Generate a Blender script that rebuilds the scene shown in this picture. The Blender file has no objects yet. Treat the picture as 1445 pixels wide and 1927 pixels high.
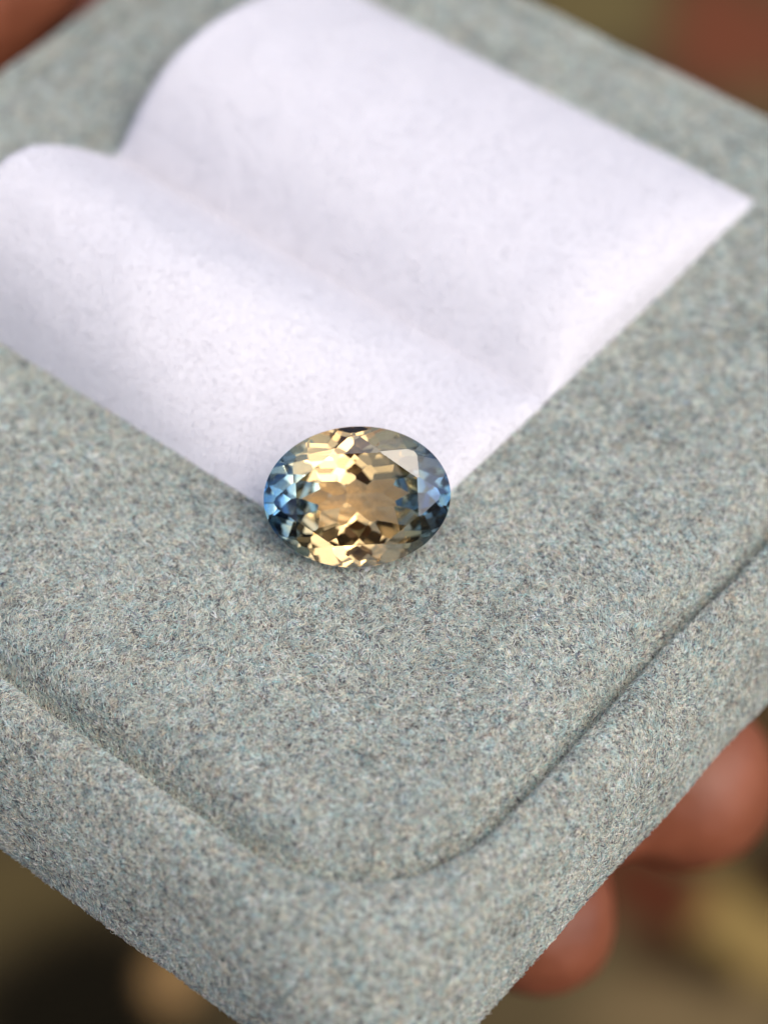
import bpy, bmesh, math, random
import numpy as np
from mathutils import Vector, Matrix, noise
sc = bpy.context.scene
sc.unit_settings.scale_length = 0.01          # one unit is one centimetre
col = sc.collection
R = math.radians
rng = np.random.default_rng(7)

# ---------------------------------------------------------------- camera
F_PX, W_PX, H_PX = 5200.0, 1445.0, 1927.0
PITCH, YAW = R(49), R(39)
CAM = Vector((0.0731, -7.4815, 8.9991))
cd = bpy.data.cameras.new("camera"); cam = bpy.data.objects.new("camera", cd); col.objects.link(cam)
cam.location = CAM; cam.rotation_euler = (R(90) - PITCH, 0, 0)
cd.sensor_fit = 'VERTICAL'; cd.sensor_height = 36; cd.lens = 36 * F_PX / H_PX
cd.clip_start = 0.1; cd.clip_end = 5000
cd.dof.use_dof = True; cd.dof.focus_distance = 11.46
APERTURE = 0.37                                # diameter of the lens opening, cm
# the lens is in mm but divided by 1000 for the blur, so the f-stop follows from the aperture in units
cd.dof.aperture_fstop = cd.lens * 1e-3 / APERTURE
sc.camera = cam

# ---------------------------------------------------------------- sky, sun, exposure
SUN_EL, SUN_AZ = R(56), R(140)                  # azimuth: clockwise from +Y (away from the camera)
w = bpy.data.worlds.new("World"); sc.world = w; w.use_nodes = True
nt = w.node_tree; bg = nt.nodes["Background"]
sky = nt.nodes.new("ShaderNodeTexSky"); sky.sky_type = 'NISHITA'; sky.sun_disc = False
sky.sun_elevation = SUN_EL; sky.sun_rotation = SUN_AZ; sky.dust_density = 4.0; sky.air_density = 0.7; sky.ozone_density = 1.0
nt.links.new(sky.outputs[0], bg.inputs[0]); bg.inputs[1].default_value = 0.15
sd = bpy.data.lights.new("sun", 'SUN'); sun = bpy.data.objects.new("sun", sd); col.objects.link(sun)
sd.energy = 1.05; sd.angle = R(88); sd.color = (1.0, 0.95, 0.87)
sdir = Vector((math.sin(SUN_AZ) * math.cos(SUN_EL), math.cos(SUN_AZ) * math.cos(SUN_EL), math.sin(SUN_EL)))
sun.rotation_euler = sdir.to_track_quat('Z', 'Y').to_euler()
sc.view_settings.view_transform = 'Standard'; sc.view_settings.look = 'None'
sc.view_settings.exposure = 0.46; sc.view_settings.gamma = 1.0
cy = sc.cycles
cy.max_bounces = 24; cy.transmission_bounces = 24; cy.glossy_bounces = 16; cy.diffuse_bounces = 4
cy.sample_clamp_indirect = 3.0; cy.blur_glossy = 0.2
cy.use_denoising = True; cy.denoiser = 'OPENIMAGEDENOISE'; cy.denoising_input_passes = 'RGB_ALBEDO_NORMAL'; cy.denoising_prefilter = 'ACCURATE'

# ---------------------------------------------------------------- helpers
def mat(name):
    m = bpy.data.materials.new(name); m.use_nodes = True
    n = m.node_tree.nodes; b = n["Principled BSDF"]
    return m, m.node_tree, b
def N(t, kind, **kw):
    n = t.nodes.new(kind)
    for k, v in kw.items(): setattr(n, k, v)
    return n
def link_obj(name, data, parent=None, m=None):
    o = bpy.data.objects.new(name, data); col.objects.link(o)
    if parent is not None: o.parent = parent
    if m is not None: data.materials.append(m)
    return o
def mesh_obj(name, verts, faces, m, parent=None, smooth=True):
    me = bpy.data.meshes.new(name); me.from_pydata([tuple(v) for v in verts], [], faces); me.update()
    if smooth:
        for p in me.polygons: p.use_smooth = True
    return link_obj(name, me, parent, m)
def thing(name, label, cat, loc=(0, 0, 0), rz=0.0):
    o = bpy.data.objects.new(name, None); col.objects.link(o); o.empty_display_size = .2
    o.location = loc; o.rotation_euler = (0, 0, rz); o['label'] = label; o['category'] = cat
    return o
BOX_RZ = R(90) - YAW
E1 = np.array([math.sin(YAW), math.cos(YAW), 0]); E2 = np.array([-math.cos(YAW), math.sin(YAW), 0])
CN = np.array(CAM); FW = np.array([0, math.cos(PITCH), -math.sin(PITCH)])
RT = np.array([1., 0, 0]); UP = np.cross(RT, FW)
def in_frame(P, margin=90):                    # where pile is worth its full density
    Q = P[:, :1] * E1 + P[:, 1:2] * E2 + P[:, 2:] * np.array([0, 0, 1.]) - CN
    k = Q @ FW
    x = W_PX / 2 + F_PX * (Q @ RT) / k; y = H_PX / 2 - F_PX * (Q @ UP) / k
    return (x > -margin) & (x < W_PX + margin) & (y > -margin) & (y < H_PX + margin), k, Q

# ---------------------------------------------------------------- materials
def felt_base(name, c, c2):
    m, t, b = mat(name)
    tc = N(t, "ShaderNodeTexCoord"); nz = N(t, "ShaderNodeTexNoise"); nz.inputs["Scale"].default_value = 30; nz.inputs["Detail"].default_value = 8
    mx = N(t, "ShaderNodeMix", data_type='RGBA'); t.links.new(tc.outputs["Object"], nz.inputs["Vector"])
    t.links.new(nz.outputs["Fac"], mx.inputs[0]); mx.inputs[6].default_value = (*c, 1); mx.inputs[7].default_value = (*c2, 1)
    t.links.new(mx.outputs[2], b.inputs["Base Color"]); b.inputs["Roughness"].default_value = 0.95
    b.inputs["Specular IOR Level"].default_value = 0.1
    bp = N(t, "ShaderNodeBump"); bp.inputs["Strength"].default_value = .6; bp.inputs["Distance"].default_value = .01
    n2 = N(t, "ShaderNodeTexNoise"); n2.inputs["Scale"].default_value = 90; t.links.new(tc.outputs["Object"], n2.inputs["Vector"])
    t.links.new(n2.outputs["Fac"], bp.inputs["Height"]); t.links.new(bp.outputs[0], b.inputs["Normal"])
    return m
def pile_mat(name, rough=.7):
    m, t, b = mat(name)
    at = N(t, "ShaderNodeAttribute"); at.attribute_name = "tint"
    t.links.new(at.outputs["Color"], b.inputs["Base Color"]); b.inputs["Roughness"].default_value = rough
    b.inputs["Specular IOR Level"].default_value = .25
    tr = N(t, "ShaderNodeBsdfTranslucent"); t.links.new(at.outputs["Color"], tr.inputs[0])
    ms = N(t, "ShaderNodeMixShader"); ms.inputs[0].default_value = .25
    t.links.new(b.outputs[0], ms.inputs[1]); t.links.new(tr.outputs[0], ms.inputs[2])
    t.links.new(ms.outputs[0], t.nodes["Material Output"].inputs["Surface"])
    return m
M_grey = felt_base("grey_felt", (.12, .13, .125), (.20, .205, .19))
M_white = felt_base("white_velvet", (.715, .71, .75), (.745, .74, .775))
M_gpile = pile_mat("grey_felt_pile"); M_wpile = pile_mat("white_velvet_pile")

# ---------------------------------------------------------------- ground
def ground():
    m, t, b = mat("bare_ground")
    tc = N(t, "ShaderNodeTexCoord")
    nz = N(t, "ShaderNodeTexNoise"); nz.inputs["Scale"].default_value = .12; nz.inputs["Detail"].default_value = 9
    t.links.new(tc.outputs["Object"], nz.inputs["Vector"])
    rp = N(t, "ShaderNodeValToRGB"); t.links.new(nz.outputs["Fac"], rp.inputs[0])
    e = rp.color_ramp.elements; e[0].position = .35; e[0].color = (.03, .022, .010, 1); e[1].position = .68; e[1].color = (.085, .062, .028, 1)
    cur = rp.outputs[0]
    dn = N(t, "ShaderNodeTexNoise"); dn.inputs["Scale"].default_value = .25; t.links.new(tc.outputs["Object"], dn.inputs["Vector"])
    vm = N(t, "ShaderNodeVectorMath", operation='MULTIPLY_ADD'); t.links.new(dn.outputs["Color"], vm.inputs[0])
    vm.inputs[1].default_value = (3, 3, 0); t.links.new(tc.outputs["Object"], vm.inputs[2])
    for (x, y, rad, c) in PATCHES:             # pale, red and dark patches mixed into the soil colour
        d = N(t, "ShaderNodeVectorMath", operation='DISTANCE'); t.links.new(vm.outputs[0], d.inputs[0]); d.inputs[1].default_value = (x + 1.5, y + 1.5, GZ)
        mr = N(t, "ShaderNodeMapRange"); mr.interpolation_type = 'SMOOTHSTEP'; t.links.new(d.outputs["Value"], mr.inputs[0])
        mr.inputs[1].default_value = rad * .55; mr.inputs[2].default_value = rad * 1.25; mr.inputs[3].default_value = 1; mr.inputs[4].default_value = 0
        mx = N(t, "ShaderNodeMix", data_type='RGBA'); t.links.new(mr.outputs[0], mx.inputs[0]); t.links.new(cur, mx.inputs[6]); mx.inputs[7].default_value = (*c, 1)
        cur = mx.outputs[2]
    t.links.new(cur, b.inputs["Base Color"]); b.inputs["Roughness"].default_value = 1; b.inputs["Specular IOR Level"].default_value = .1
    n = 60; S = 600
    vs = []; fs = []
    for j in range(n + 1):
        for i in range(n + 1):
            x = (i / n - .5) * 2 * S; y = (j / n - .5) * 2 * S
            vs.append((x, y, GZ + .8 * noise.noise((x * .05, y * .05, 0))))
    for j in range(n):
        for i in range(n):
            a = j * (n + 1) + i; fs.append((a, a + 1, a + n + 2, a + n + 1))
    o = mesh_obj("ground", vs, fs, m); o['kind'] = 'structure'; o['label'] = 'blurred brown earth far below the box'
GZ = -30.0
def at_ground(px, py):
    d = FW + RT * (px - W_PX / 2) / F_PX - UP * (py - H_PX / 2) / F_PX
    p = CN + d * ((GZ - CN[2]) / d[2]); return p[0], p[1]
def patch(px, py, rad, c): return (*at_ground(px, py), rad, c)
PATCHES = [patch(1290, 1935, 1.5, (.15, .105, .048)), patch(1410, 1750, 1.5, (.25, .17, .055)), patch(1215, 1690, 1.0, (.075, .020, .008)),
           patch(1330, 1860, .75, (.022, .013, .005)), patch(1230, 1830, .7, (.03, .016, .006)), patch(1445, 1620, .9, (.022, .012, .005)), patch(1440, 1400, 1.2, (.06, .033, .012)),
           patch(1410, 70, 2.2, (.13, .042, .020)), patch(1110, 10, 1.8, (.11, .085, .033)), patch(1440, 190, 1.0, (.10, .06, .026)),
           patch(10, 1680, 1.2, (.085, .062, .024)), patch(100, 1940, 2.2, (.006, .0045, .0015)), patch(290, 1850, .6, (.30, .18, .07))]
ground()

# ---------------------------------------------------------------- pile (felt fibres)
def tri_data(o):
    me = o.data; me.calc_loop_triangles()
    co = np.empty(len(me.vertices) * 3); me.vertices.foreach_get("co", co); co = co.reshape(-1, 3)
    ti = np.empty(len(me.loop_triangles) * 3, int); me.loop_triangles.foreach_get("vertices", ti); ti = ti.reshape(-1, 3)
    vn = np.empty(len(me.vertices) * 3); me.vertices.foreach_get("normal", vn); vn = vn.reshape(-1, 3)
    return co, ti, vn
def flow(P, s, off):
    return np.array([noise.noise_vector((p[0] * s + off, p[1] * s, p[2] * s)) for p in P])
def lownoise(P, s, off):
    return np.array([noise.noise((p[0] * s + off, p[1] * s, p[2] * s + off)) for p in P])
def pile(parent, m, dens, dens_out, length, rad, colour, lie, mask=None, seed=1, clump=False):
    g = np.random.default_rng(seed)
    co, ti, vn = tri_data(parent)
    a, b, c = co[ti[:, 0]], co[ti[:, 1]], co[ti[:, 2]]
    ar = np.linalg.norm(np.cross(b - a, c - a), axis=1) / 2
    n = int(ar.sum() * dens)
    k = g.choice(len(ti), n, p=ar / ar.sum())
    u, v = g.random(n), g.random(n); f = u + v > 1; u[f] = 1 - u[f]; v[f] = 1 - v[f]
    P = a[k] + (b[k] - a[k]) * u[:, None] + (c[k] - a[k]) * v[:, None]
    Nn = vn[ti[k, 0]] * (1 - u - v)[:, None] + vn[ti[k, 1]] * u[:, None] + vn[ti[k, 2]] * v[:, None]
    Nn /= np.linalg.norm(Nn, axis=1)[:, None] + 1e-9
    fr, _, Q = in_frame(P)
    Nw = Nn[:, :1] * E1 + Nn[:, 1:2] * E2 + Nn[:, 2:] * np.array([0, 0, 1.])
    seen = fr & ((Nw * -Q).sum(1) > -.15 * np.linalg.norm(Q, axis=1))
    keep = seen | (g.random(n) < dens_out / dens)
    if mask is not None: keep &= mask(P)
    P, Nn = P[keep], Nn[keep]; n = len(P)
    if clump:                                      # tufts with small pits between them
        f1 = lownoise(P, 55, 5.5); ok = f1 + g.normal(0, .10, n) > -.14
        P, Nn = P[ok], Nn[ok]; n = len(P)
    D = flow(P, 2.2, 3.1) * lie + flow(P, 9.0, 7.7) * .8 + g.normal(0, .55, (n, 3)) + lie_dir
    T = D - Nn * (D * Nn).sum(1)[:, None]; T /= np.linalg.norm(T, axis=1)[:, None] + 1e-9
    L = length * np.minimum(g.lognormal(0, .35, n), 1.7)
    el = np.radians(np.clip(g.normal(42, 18, n), 6, 82))
    S = np.cross(Nn, T); curl = g.normal(0, .5, n)
    pts = np.empty((n, 4, 3))
    for j, s in enumerate((0, .35, .7, 1.0)):
        e2 = el * (1 - .5 * s)
        pts[:, j] = P + T * (L * s * np.cos(e2))[:, None] + Nn * (L * s * np.sin(e2) - .004 * (j == 0))[:, None] + S * (L * curl * s * s)[:, None]
    hc = bpy.data.hair_curves.new("velvet_pile"); hc.add_curves([4] * n)
    hc.position_data.foreach_set("vector", pts.astype(np.float32).ravel())
    ra = hc.attributes.get("radius") or hc.attributes.new("radius", 'FLOAT', 'POINT')
    rr = (rad * g.lognormal(0, .25, n))[:, None] * np.array([1, 1, .85, .4])
    ra.data.foreach_set("value", rr.astype(np.float32).ravel())
    tint = np.ones((n, 4), np.float32); tint[:, :3] = colour(P, g)
    ca = hc.attributes.new("tint", 'FLOAT_COLOR', 'CURVE'); ca.data.foreach_set("color", tint.ravel())
    o = link_obj("velvet_pile", hc, parent, m); o['kind'] = 'stuff'
    print("pile", parent.name, n)
    return o
lie_dir = np.array([0., 0, 0])
PAL = np.array([(.68, .71, .64), (.50, .60, .57), (.76, .72, .60), (.62, .55, .51), (.38, .46, .49), (.20, .20, .24), (.86, .87, .80), (.34, .55, .54), (.12, .11, .15), (.30, .22, .18)])
PW = np.array([.25, .15, .15, .11, .07, .06, .11, .04, .04, .02])
def grey_colour(P, g):
    n = len(P)
    c = PAL[g.choice(len(PAL), n, p=PW)]
    k1 = lownoise(P, 70, 2.0); k2 = lownoise(P, 30, 9.0); k3 = lownoise(P, 4, 4.0)
    c = c * (1 + .62 * k1 + .08 * k3)[:, None] * (1 + np.outer(k2, (.13, -.02, -.12)))
    return np.clip(c * (.965, 1.0, .985) * g.normal(1, .12, n)[:, None], .03, .92)
def white_colour(P, g):
    n = len(P)
    c = np.array([(.765, .76, .79)]) * g.normal(1, .02, n)[:, None]
    return np.clip(c, .3, .95)

# ---------------------------------------------------------------- the box
box = thing("ring_box", "grey felt covered ring box held open under the gemstone", "box", (0, 0, 0), BOX_RZ)
GX0, GX1, GY0, GY1, GR = -1.28, 3.46, -1.145, 3.43, .74      # the groove's rounded rectangle
def sstep(a, b, x):
    t = min(1, max(0, (x - a) / (b - a))); return t * t * (3 - 2 * t)
def ring(d, z, nc=18, ns=44, wob=0.0):
    r = max(GR + d, .03) if d < 0 else GR - .8 * d
    x0, x1, y0, y1 = GX0 - d, GX1 + d, GY0 - d * (1 if d < 0 else .76), GY1 + d
    P = []
    for (cx, cy_, a0, nx, ny) in ((x1 - r, y1 - r, 0, x0 + r, y1), (x0 + r, y1 - r, 90, x0, y0 + r), (x0 + r, y0 + r, 180, x1 - r, y0), (x1 - r, y0 + r, 270, x1, y1 - r)):
        for i in range(nc + 1):
            a = R(a0 + 90 * i / nc); P.append((cx + r * math.cos(a), cy_ + r * math.sin(a), z))
        lx, ly = P[-1][0], P[-1][1]
        for i in range(1, ns): P.append((lx + (nx - lx) * i / ns, ly + (ny - ly) * i / ns, z))
    if -.12 < d < .06 and -.3 < z < -.115:          # the joint closes up along the two far sides
        P = [(x, y, z + (-.115 - z) * .9 * sstep(1.6, 2.8, max(x, y))) for x, y, z in P]
    return [(x + .014 * noise.noise((x * 2.3, y * 2.3, z + 5)), y + .014 * noise.noise((x * 2.3, y * 2.3, z + 9)), zz + .012 * noise.noise((x * 1.3, y * 1.3, 3))) for x, y, zz in P]
def loft(name, prof, m, parent, cap_first=False, cap_last=False):
    vs, fs = [], []; rings = [ring(d, z) for d, z in prof]; n = len(rings[0])
    for r_ in rings: vs += r_
    for k in range(len(rings) - 1):
        for i in range(n):
            a, b = k * n + i, k * n + (i + 1) % n
            fs.append((a, a + n, b + n, b))
    if cap_first:
        c = len(vs); vs.append(tuple(np.mean(rings[0], axis=0)))
        for i in range(n): fs.append((i, (i + 1) % n, c))
    if cap_last:
        o_ = (len(rings) - 1) * n; c = len(vs); vs.append(tuple(np.mean(rings[-1], axis=0)))
        for i in range(n): fs.append((o_ + (i + 1) % n, o_ + i, c))
    return mesh_obj(name, vs, fs, m, parent)
pad_prof = [(-1.4, 0), (-1.2, 0), (-1.0, .006), (-.8, .008), (-.62, .006), (-.5, .0), (-.38, -.005), (-.28, -.012), (-.2, -.022), (-.15, -.034), (-.11, -.052), (-.085, -.073), (-.066, -.10), (-.05, -.14), (-.034, -.185), (-.018, -.212), (0, -.216), (0, -.4)]
pad = loft("padded_top", pad_prof, M_grey, box, cap_first=True)
rim_prof = [(.003, -.4), (.003, -.218), (.014, -.208), (.028, -.172), (.046, -.138), (.07, -.118), (.12, -.122), (.17, -.15), (.22, -.205), (.27, -.285), (.315, -.38), (.345, -.475), (.365, -.57), (.376, -.66), (.378, -.73), (.37, -.77), (.34, -.79), (.1, -.80)]
rim = loft("outer_wall", rim_prof, M_grey, box, cap_last=True)
for p in (pad, rim): p.data.update()
INS_X, INS_Y = 2.95, 2.62
pile(pad, M_gpile, 85000, 9000, .019, .0013, grey_colour, 1.1, clump=True, mask=lambda P: ~((P[:, 0] > .04) & (P[:, 0] < INS_X - .04) & (P[:, 1] > .04) & (P[:, 1] < INS_Y - .04)), seed=3)
pile(rim, M_gpile, 95000, 8000, .016, .0013, grey_colour, 1.1, clump=True, mask=lambda P: P[:, 2] > -.795, seed=4)

# ---------------------------------------------------------------- the white ring cushion
cush = thing("ring_cushion", "white velvet ring cushion of two padded rolls set in the grey box", "cushion", (0, 0, 0), BOX_RZ)
def roll(x0, x1, knots, end0, end1):
    nx, ny = 70, 150
    kx, kz = np.array(knots).T; tab_x = np.linspace(0, 1, 400)      # smooth profile through the knots
    tab_z = np.interp(tab_x, kx, kz); ker = np.hanning(47); ker /= ker.sum()
    for _ in range(2):
        ext = np.concatenate((-tab_z[50:0:-1], tab_z, -tab_z[-2:-52:-1])); tab_z = np.convolve(ext, ker, 'same')[50:-50]
    vs, fs = [], []
    for j in range(ny + 1):
        v = j / ny; yy = INS_Y * (.5 - .5 * math.cos(math.pi * v)) if False else INS_Y * v
        # denser toward the ends
        yy = INS_Y * (v + .07 * math.sin(2 * math.pi * (v - .5)) * -1 / 1)
        yy = min(max(yy, 0), INS_Y)
        e = 1.0
        if yy < end0: e = (1 - (1 - yy / end0) ** 2.4) ** (1 / 2.4)
        if INS_Y - yy < end1: e = (1 - (1 - (INS_Y - yy) / end1) ** 2.2) ** (1 / 2.2)
        for i in range(nx + 1):
            th = math.pi * i / nx
            q = -math.cos(th)
            x = x0 + (x1 - x0) * (q + 1) / 2
            z = float(np.interp((x - x0) / (x1 - x0), tab_x, tab_z)) * e * (.50 + .50 * yy / INS_Y)
            k = .12 * sstep(.15, .6, math.hypot(x, yy)) + .88 * sstep(.25, 1.75, math.hypot(x, yy)) if x0 == 0 else 1.0     # the corner pressed down by the stone
            z = z * k
            z += .006 * noise.noise((x * 5, yy * 5, 1.7)) * min(1, z * 8) + .010
            vs.append((x, yy, z))
    # skirt down to the box
    for j in range(ny):
        for i in range(nx):
            a = j * (nx + 1) + i; fs.append((a, a + 1, a + nx + 2, a + nx + 1))
    nb = len(vs); bd = [i for i in range(nx + 1)] + [j * (nx + 1) + nx for j in range(1, ny + 1)] + [ny * (nx + 1) + i for i in range(nx - 1, -1, -1)] + [j * (nx + 1) for j in range(ny - 1, 0, -1)]
    for i in bd: vs.append((vs[i][0], vs[i][1], -.03))
    for k in range(len(bd)):
        k2 = (k + 1) % len(bd); fs.append((bd[k2], bd[k], nb + k, nb + k2))
    o = mesh_obj("padded_roll", vs, fs, M_white, cush); return o
r1 = roll(0.0, 1.272, [(0, 0), (.03, .14), (.09, .29), (.18, .43), (.30, .53), (.42, .56), (.54, .52), (.68, .39), (.82, .22), (.92, .09), (1, .0)], .20, .10)
r2 = roll(1.268, INS_X, [(0, 0), (.05, .14), (.12, .30), (.22, .41), (.36, .45), (.5, .43), (.66, .35), (.82, .23), (.93, .12), (1, 0)], .34, .10)
for k, r_ in enumerate((r1, r2)):
    pile(r_, M_wpile, 13000, 3000, .011, .0009, white_colour, .3, seed=11 + k, mask=lambda P: P[:, 2] > .002)

# ---------------------------------------------------------------- the gemstone
def gem_mat():
    m, t, b = mat("bicolour_sapphire"); t.nodes.remove(b)
    tc = N(t, "ShaderNodeTexCoord"); sp = N(t, "ShaderNodeSeparateXYZ"); t.links.new(tc.outputs["Object"], sp.inputs[0])
    nz = N(t, "ShaderNodeTexNoise"); nz.inputs["Scale"].default_value = 6; t.links.new(tc.outputs["Object"], nz.inputs["Vector"])
    ab = N(t, "ShaderNodeMath", operation='ABSOLUTE'); t.links.new(sp.outputs[0], ab.inputs[0])
    ad = N(t, "ShaderNodeMath", operation='MULTIPLY_ADD'); t.links.new(nz.outputs["Fac"], ad.inputs[0]); ad.inputs[1].default_value = .06; t.links.new(ab.outputs[0], ad.inputs[2])
    mr = N(t, "ShaderNodeMapRange"); t.links.new(ad.outputs[0], mr.inputs[0]); mr.inputs[1].default_value = .03; mr.inputs[2].default_value = .43
    rp = N(t, "ShaderNodeValToRGB"); t.links.new(mr.outputs[0], rp.inputs[0])
    e = rp.color_ramp.elements
    e[0].position = 0; e[0].color = (.88, .76, .55, 1); e[1].position = 1; e[1].color = (.13, .32, .55, 1)
    for p_, c in ((.45, (.87, .76, .56, 1)), (.62, (.66, .66, .56, 1)), (.78, (.33, .48, .60, 1))):
        x = e.new(p_); x.color = c
    pale = N(t, "ShaderNodeMix", data_type='RGBA'); pale.inputs[0].default_value = .72       # a reflection inside takes less colour than a way in or out
    t.links.new(rp.outputs[0], pale.inputs[6]); pale.inputs[7].default_value = (1, 1, 1, 1)
    ge = N(t, "ShaderNodeNewGeometry"); fr = N(t, "ShaderNodeFresnel"); fr.inputs[0].default_value = 1.77
    rf = N(t, "ShaderNodeBsdfRefraction"); rf.inputs["Roughness"].default_value = 0; rf.inputs["IOR"].default_value = 1.77
    gl = N(t, "ShaderNodeBsdfGlossy"); gl.inputs["Roughness"].default_value = 0
    mx = N(t, "ShaderNodeMix", data_type='RGBA'); t.links.new(ge.outputs["Backfacing"], mx.inputs[0]); mx.inputs[6].default_value = (1, 1, 1, 1)
    t.links.new(pale.outputs[2], mx.inputs[7]); t.links.new(mx.outputs[2], gl.inputs[0]); t.links.new(rp.outputs[0], rf.inputs[0])
    ms = N(t, "ShaderNodeMixShader"); t.links.new(fr.outputs[0], ms.inputs[0]); t.links.new(rf.outputs[0], ms.inputs[1]); t.links.new(gl.outputs[0], ms.inputs[2])
    t.links.new(ms.outputs[0], t.nodes["Material Output"].inputs["Surface"])
    return m
GA, GB = .392, .298
# each tier of facets: how many, first bearing, tilt from the girdle plane, and a point (radius, height) the facet passes through; unit radius
CROWN = [(8, 22.5, 31, 1.0, .03), (16, 11.25, 37, 1.0, .03), (8, 0, 18, .80, .155)]
TABLE_H = .205
CUT_SLACK = 0.4; hand_cut = random.Random(3)
PAVILION = [(16, 11.25, 48, 1.0, -.03), (16, 0, 41, .91, -.115), (16, 11.25, 37, .72, -.28), (8, 0, 32.5, .52, -.43), (8, 22.5, 27, .30, -.565), (2, 90, 14, .08, -.65)]
def cut_stone():
    S = 2.0                                       # a block, cut down one flat facet at a time
    cs = [np.array(v, float) for v in ((-S, -S, -S), (S, -S, -S), (S, S, -S), (-S, S, -S), (-S, -S, S), (S, -S, S), (S, S, S), (-S, S, S))]
    polys = [([cs[i] for i in f], None) for f in ((0, 3, 2, 1), (4, 5, 6, 7), (0, 1, 5, 4), (1, 2, 6, 5), (2, 3, 7, 6), (3, 0, 4, 7))]
    planes = [('table', (0, 0, 1), TABLE_H)]
    for k in range(96):
        a = R(360 * k / 96 + 1.9); planes.append(('girdle', (math.cos(a), math.sin(a), 0), 1.0))
    for part, tiers, sg in (('crown', CROWN, 1), ('pavilion', PAVILION, -1)):
        for n, off, inc0, r_, z in tiers:
            for k in range(n):
                jit = CUT_SLACK if part == 'pavilion' else CUT_SLACK * .35          # cut by hand: no two facets quite alike
                inc = inc0 + hand_cut.gauss(0, 1.0) * jit; a = R(off + 360 * k / n + hand_cut.gauss(0, 2.2) * jit); nn = (math.cos(a) * math.sin(R(inc)), math.sin(a) * math.sin(R(inc)), sg * math.cos(R(inc)))
                planes.append((part, nn, math.sin(R(inc)) * r_ + nn[2] * z))
    for part, nn, d in planes:
        nn = np.array(nn); out = []; cap = []
        for pts, p_ in polys:
            dist = [float(q @ nn) - d for q in pts]; new = []
            for i in range(len(pts)):
                j = (i + 1) % len(pts)
                if dist[i] <= 0: new.append(pts[i])
                if (dist[i] < 0 < dist[j]) or (dist[j] < 0 < dist[i]):
                    if dist[i] < dist[j]: c = pts[i] + (pts[j] - pts[i]) * (dist[i] / (dist[i] - dist[j]))
                    else: c = pts[j] + (pts[i] - pts[j]) * (dist[j] / (dist[j] - dist[i]))
                    new.append(c); cap.append(c)
            if len(new) > 2: out.append((new, p_))
        if len(cap) > 2:
            u = []
            for c in cap:
                if all(np.abs(c - q).max() > 1e-9 for q in u): u.append(c)
            if len(u) > 2:
                ctr = np.mean(u, axis=0); ax = u[0] - ctr; ax /= np.linalg.norm(ax); ay = np.cross(nn, ax)
                u.sort(key=lambda q: math.atan2((q - ctr) @ ay, (q - ctr) @ ax)); out.append((u, part))
        polys = out
    return polys
def gem():
    m = gem_mat()
    root = thing("gemstone", "oval cut bicolour gemstone, golden centre and blue tips, leaning on the white cushion corner", "gemstone")
    polys = cut_stone(); allv = []
    for part in ('table', 'crown', 'girdle', 'pavilion'):
        vs, fs, idx = [], [], {}
        for pts, p_ in polys:
            if p_ != part: continue
            f = []
            for q in pts:
                key = tuple(np.round(q, 6))
                if key not in idx: idx[key] = len(vs); vs.append((key[0] * GA, key[1] * GB, key[2] * GA))
                if not f or f[-1] != idx[key]: f.append(idx[key])
            if len(f) > 2 and f[0] == f[-1]: f.pop()
            if len(set(f)) == len(f) > 2: fs.append(tuple(f))
        mesh_obj(part, vs, fs, m, root, smooth=False); allv += vs
    return root, allv
stone, gv = gem()
print("stone depth", min(v[2] for v in gv), max(v[2] for v in gv))
EL, AZ, ROLL = R(41), R(2), R(1.5)
n_ = Vector((math.sin(AZ) * math.cos(EL), -math.cos(AZ) * math.cos(EL), math.sin(EL)))
xa = Vector((math.cos(AZ), math.sin(AZ), 0)); ya = n_.cross(xa)
xr = xa * math.cos(ROLL) + ya * math.sin(ROLL); yr = n_.cross(xr)
rot = Matrix((xr, yr, n_)).transposed()
low = min((rot @ Vector(v)).z for v in gv)
gz = .045 - low
d_ = FW + RT * (672 - W_PX / 2) / F_PX - UP * (935 - H_PX / 2) / F_PX
gp = CN + d_ * ((gz - CN[2]) / d_[2])
stone.matrix_world = Matrix.Translation(Vector(gp)) @ rot.to_4x4()
print("gem at", gp, "depth", (gp - CN) @ FW)

# ---------------------------------------------------------------- the person: brown fingers under the box, the rest mirrored in the stone
def skin_mat():
    m, t, b = mat("skin")
    tc = N(t, "ShaderNodeTexCoord"); nz = N(t, "ShaderNodeTexNoise"); nz.inputs["Scale"].default_value = 2.5; nz.inputs["Detail"].default_value = 6
    t.links.new(tc.outputs["Object"], nz.inputs["Vector"]); rp = N(t, "ShaderNodeValToRGB"); t.links.new(nz.outputs["Fac"], rp.inputs[0])
    e = rp.color_ramp.elements; e[0].position = .3; e[0].color = (.20, .060, .027, 1); e[1].position = .7; e[1].color = (.31, .102, .05, 1)
    t.links.new(rp.outputs[0], b.inputs["Base Color"]); b.inputs["Roughness"].default_value = .5; b.inputs["Subsurface Weight"].default_value = .08
    b.inputs["Subsurface Radius"].default_value = (.3, .1, .05); b.inputs["Subsurface Scale"].default_value = .3
    vo = N(t, "ShaderNodeTexVoronoi"); vo.inputs["Scale"].default_value = 9; t.links.new(tc.outputs["Object"], vo.inputs["Vector"])
    bp = N(t, "ShaderNodeBump"); bp.inputs["Strength"].default_value = .25; bp.inputs["Distance"].default_value = .03
    t.links.new(vo.outputs["Distance"], bp.inputs["Height"]); t.links.new(bp.outputs[0], b.inputs["Normal"])
    return m
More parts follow.
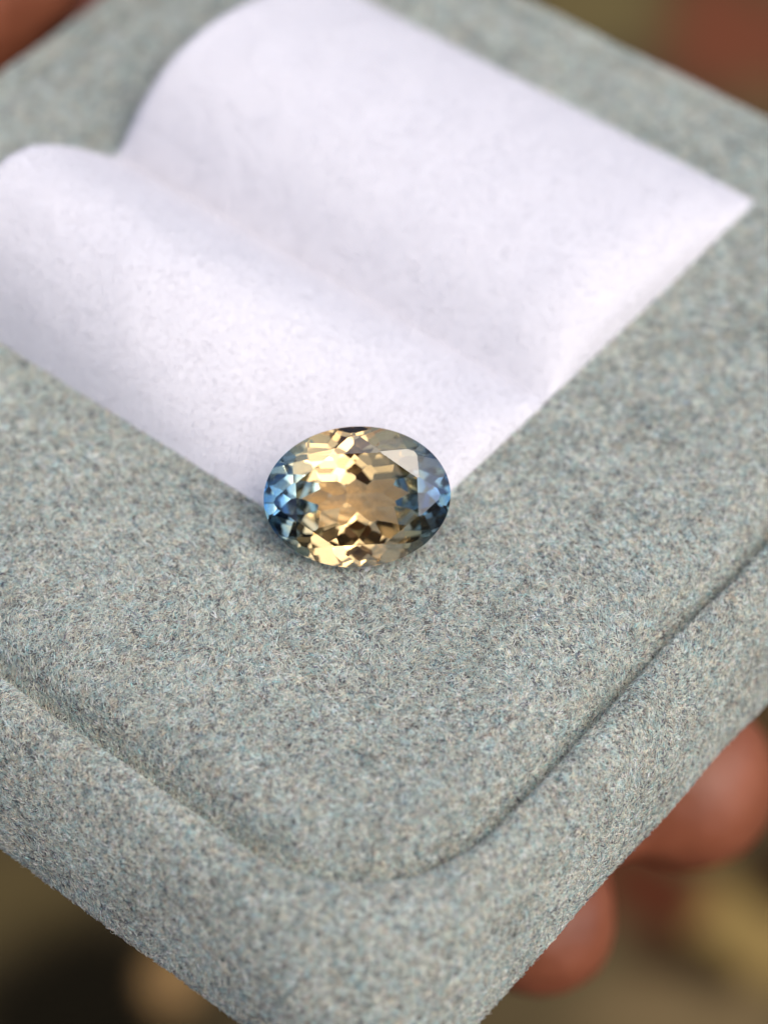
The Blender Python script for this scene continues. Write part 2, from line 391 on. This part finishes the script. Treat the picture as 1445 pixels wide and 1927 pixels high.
def cloth_mat(name, c):
    m, t, b = mat(name)
    tc = N(t, "ShaderNodeTexCoord"); nz = N(t, "ShaderNodeTexNoise"); nz.inputs["Scale"].default_value = .6; nz.inputs["Detail"].default_value = 8
    t.links.new(tc.outputs["Object"], nz.inputs["Vector"]); rp = N(t, "ShaderNodeValToRGB"); t.links.new(nz.outputs["Fac"], rp.inputs[0])
    e = rp.color_ramp.elements; e[0].color = (*[x * .8 for x in c], 1); e[1].color = (*[x * 1.2 for x in c], 1)
    t.links.new(rp.outputs[0], b.inputs["Base Color"]); b.inputs["Roughness"].default_value = .9
    return m
def capsule(bm, p, q, r0, r1, n=20, flat=1.0):
    p, q = Vector(p), Vector(q); ax = (q - p).normalized(); s_ = ax.orthogonal().normalized(); u = ax.cross(s_); st = []; rows = []
    for k in range(6): a = math.pi / 2 * k / 6; st.append((p - ax * r0 * math.cos(a), r0 * math.sin(a)))
    for k in range(5): f = k / 4; st.append((p.lerp(q, f), r0 + (r1 - r0) * f))
    for k in range(1, 7): a = math.pi / 2 * k / 6; st.append((q + ax * r1 * math.sin(a), r1 * math.cos(a)))
    for c, r_ in st:
        r_ = max(r_, 1e-4); rows.append([bm.verts.new(c + (s_ * math.cos(2 * math.pi * i / n) + u * math.sin(2 * math.pi * i / n)) * r_) for i in range(n)])
    for k in range(len(rows) - 1):
        for i in range(n): bm.faces.new((rows[k][i], rows[k][(i + 1) % n], rows[k + 1][(i + 1) % n], rows[k + 1][i]))
    bm.faces.new(rows[0][::-1]); bm.faces.new(rows[-1])
def blob(bm, c, r):
    v = bmesh.ops.create_icosphere(bm, subdivisions=3, radius=1)['verts']
    for x in v: x.co = Vector((x.co.x * r[0], x.co.y * r[1], x.co.z * r[2])) + Vector(c)
def fused(name, bm, voxel, it):                # union of the shapes as one continuous, smoothed skin
    me = bpy.data.meshes.new(name); bm.to_mesh(me); bm.free(); o = bpy.data.objects.new(name, me); col.objects.link(o)
    rm = o.modifiers.new("union", 'REMESH'); rm.mode = 'VOXEL'; rm.voxel_size = voxel; rm.use_smooth_shade = True
    sm = o.modifiers.new("smooth", 'SMOOTH'); sm.iterations = it; sm.factor = .5
    dg = bpy.context.evaluated_depsgraph_get(); out = bpy.data.meshes.new_from_object(o.evaluated_get(dg)); bpy.data.objects.remove(o); out.name = name
    return out
def loc2w(x, y, z): p = E1 * x + E2 * y; return (p[0], p[1], z)
def person():
    skin = skin_mat()
    bm = bmesh.new(); C_ = lambda p, q, a, b: capsule(bm, loc2w(p[0], p[1], p[2] + .22), loc2w(q[0], q[1], q[2] + .22), a, b)
    wrist = (.6, 8.2, -4.0)
    # knuckle, middle joint, end joint, tip of each finger; they run under the box and turn up past its right side
    for (kx, mx_, tx, r_, ty) in ((3.7, 3.6, 3.45, .58, -.75), (2.5, 2.2, 1.80, .60, -.68), (1.5, 1.1, .64, .52, -.58), (.95, .75, .40, .46, -.10)):
        K = (kx, 3.6, -1.87); Mj = (mx_, 1.9, -2.45); Tj = (tx + .06, .75, -2.95); tip = (tx, ty, -3.1)
        C_(wrist, K, 1.35, .85); C_(K, Mj, .80, r_ + .06); C_(Mj, Tj, r_ + .05, r_); C_(Tj, tip, r_, r_ * .85)
    # thumb rising along the far left side
    C_(wrist, (1.4, 6.0, -2.6), 1.4, 1.15); C_((1.4, 6.0, -2.6), (1.2, 4.9, -.95), 1.05, .9); C_((1.2, 4.9, -.95), (2.3, 4.5, -.30), .88, .70)
    wr = Vector(loc2w(*wrist)) + Vector((0, 0, .22)); elbow = Vector((-27, -18, -13)); mid = wr.lerp(elbow, .5)
    capsule(bm, wr, mid, 1.9, 3.0); capsule(bm, mid, elbow, 3.0, 3.6)
    hand = fused("hand", bm, .13, 8)
    bm = bmesh.new(); H = Vector((0, -31, 31))           # head bent over the box, eyes at half its height
    blob(bm, H, (7.2, 8.8, 9.0)); blob(bm, H + Vector((0, 2.5, -6)), (5.6, 6.0, 6.2)); blob(bm, H + Vector((0, 5.2, -9.0)), (3.2, 2.6, 2.6))
    capsule(bm, H + Vector((0, 8.4, 0)), H + Vector((0, 9.8, -4.2)), .9, 1.5)
    capsule(bm, H + Vector((-2.2, 7.3, -7.2)), H + Vector((2.2, 7.3, -7.2)), .8, .8)
    for sx in (-1, 1):
        blob(bm, H + Vector((7.3 * sx, -.5, -1.8)), (.9, 1.8, 3.1)); blob(bm, H + Vector((3.2 * sx, 7.4, -1.0)), (1.5, 1.2, 1.0))
    capsule(bm, H + Vector((0, -2, -6)), (0, -39, 14), 5.6, 6.4)
    blob(bm, (0, -41, -2), (16, 9, 19)); blob(bm, (0, -43, -20), (16, 11, 9))
    capsule(bm, (-17, -41, 9), elbow, 5, 3.8); capsule(bm, (17, -41, 9), (25, -30, -10), 5, 3.6); capsule(bm, (25, -30, -10), (15, -18, -16), 3.4, 2.4)
    blob(bm, (12.5, -14.5, -17), (3.0, 4.6, 2.0))
    for k in range(5): capsule(bm, (10.4 + k * 1.05, -11.5, -17), (9.4 + k * 1.2, -7.5 - (k % 3) * .5, -17.8), .85, .65)
    for sx in (-1, 1):
        capsule(bm, (9 * sx, -42, -20), (23 * sx, -14, -19), 8, 6); capsule(bm, (23 * sx, -14, -19), (6 * sx, -22, -26), 5.2, 3.6); capsule(bm, (6 * sx, -22, -26), (-5 * sx, -17 + 4 * sx, -27), 3.4, 2.6)
    body = fused("body", bm, .7, 4)
    bj = bmesh.new(); bj.from_mesh(hand); bj.from_mesh(body)
    me = bpy.data.meshes.new("person"); bj.to_mesh(me); bj.free()
    for p in me.polygons: p.use_smooth = True
    o = link_obj("person", me, None, skin)
    o['label'] = "blurred brown fingers and thumb of a person holding the grey box from below"; o['category'] = "person"
    bm = bmesh.new()
    blob(bm, (0, -41.2, -2), (17.2, 10.2, 19.5)); capsule(bm, (-12, -41, 10), (12, -41, 10), 6.6, 6.6)
    e2 = elbow.lerp(mid, .45)
    capsule(bm, (-17, -41, 9), elbow, 6.2, 4.9); capsule(bm, elbow, e2, 4.9, 4.3); capsule(bm, (17, -41, 9), (25, -30, -10), 6.2, 4.8); capsule(bm, (25, -30, -10), (18, -21, -14.4), 4.6, 3.8)
    link_obj("jacket", fused("jacket", bm, .8, 3), o, cloth_mat("dark_cloth", (.028, .030, .036)))
    bm = bmesh.new()
    blob(bm, (0, -43, -20.5), (17, 12, 9))
    for sx in (-1, 1): capsule(bm, (9 * sx, -42, -20), (23 * sx, -14, -19), 9, 7); capsule(bm, (23 * sx, -14, -19), (8 * sx, -21, -25.5), 6.2, 4.6)
    link_obj("trousers", fused("trousers", bm, .9, 3), o, cloth_mat("trouser_cloth", (.05, .055, .07)))
    bm = bmesh.new(); blob(bm, H + Vector((0, -1.6, 2.0)), (7.8, 8.8, 8.6)); blob(bm, H + Vector((0, -5, -3)), (7.2, 5, 6))
    link_obj("hair", fused("hair", bm, .6, 2), o, cloth_mat("black_hair", (.012, .010, .009)))
person()
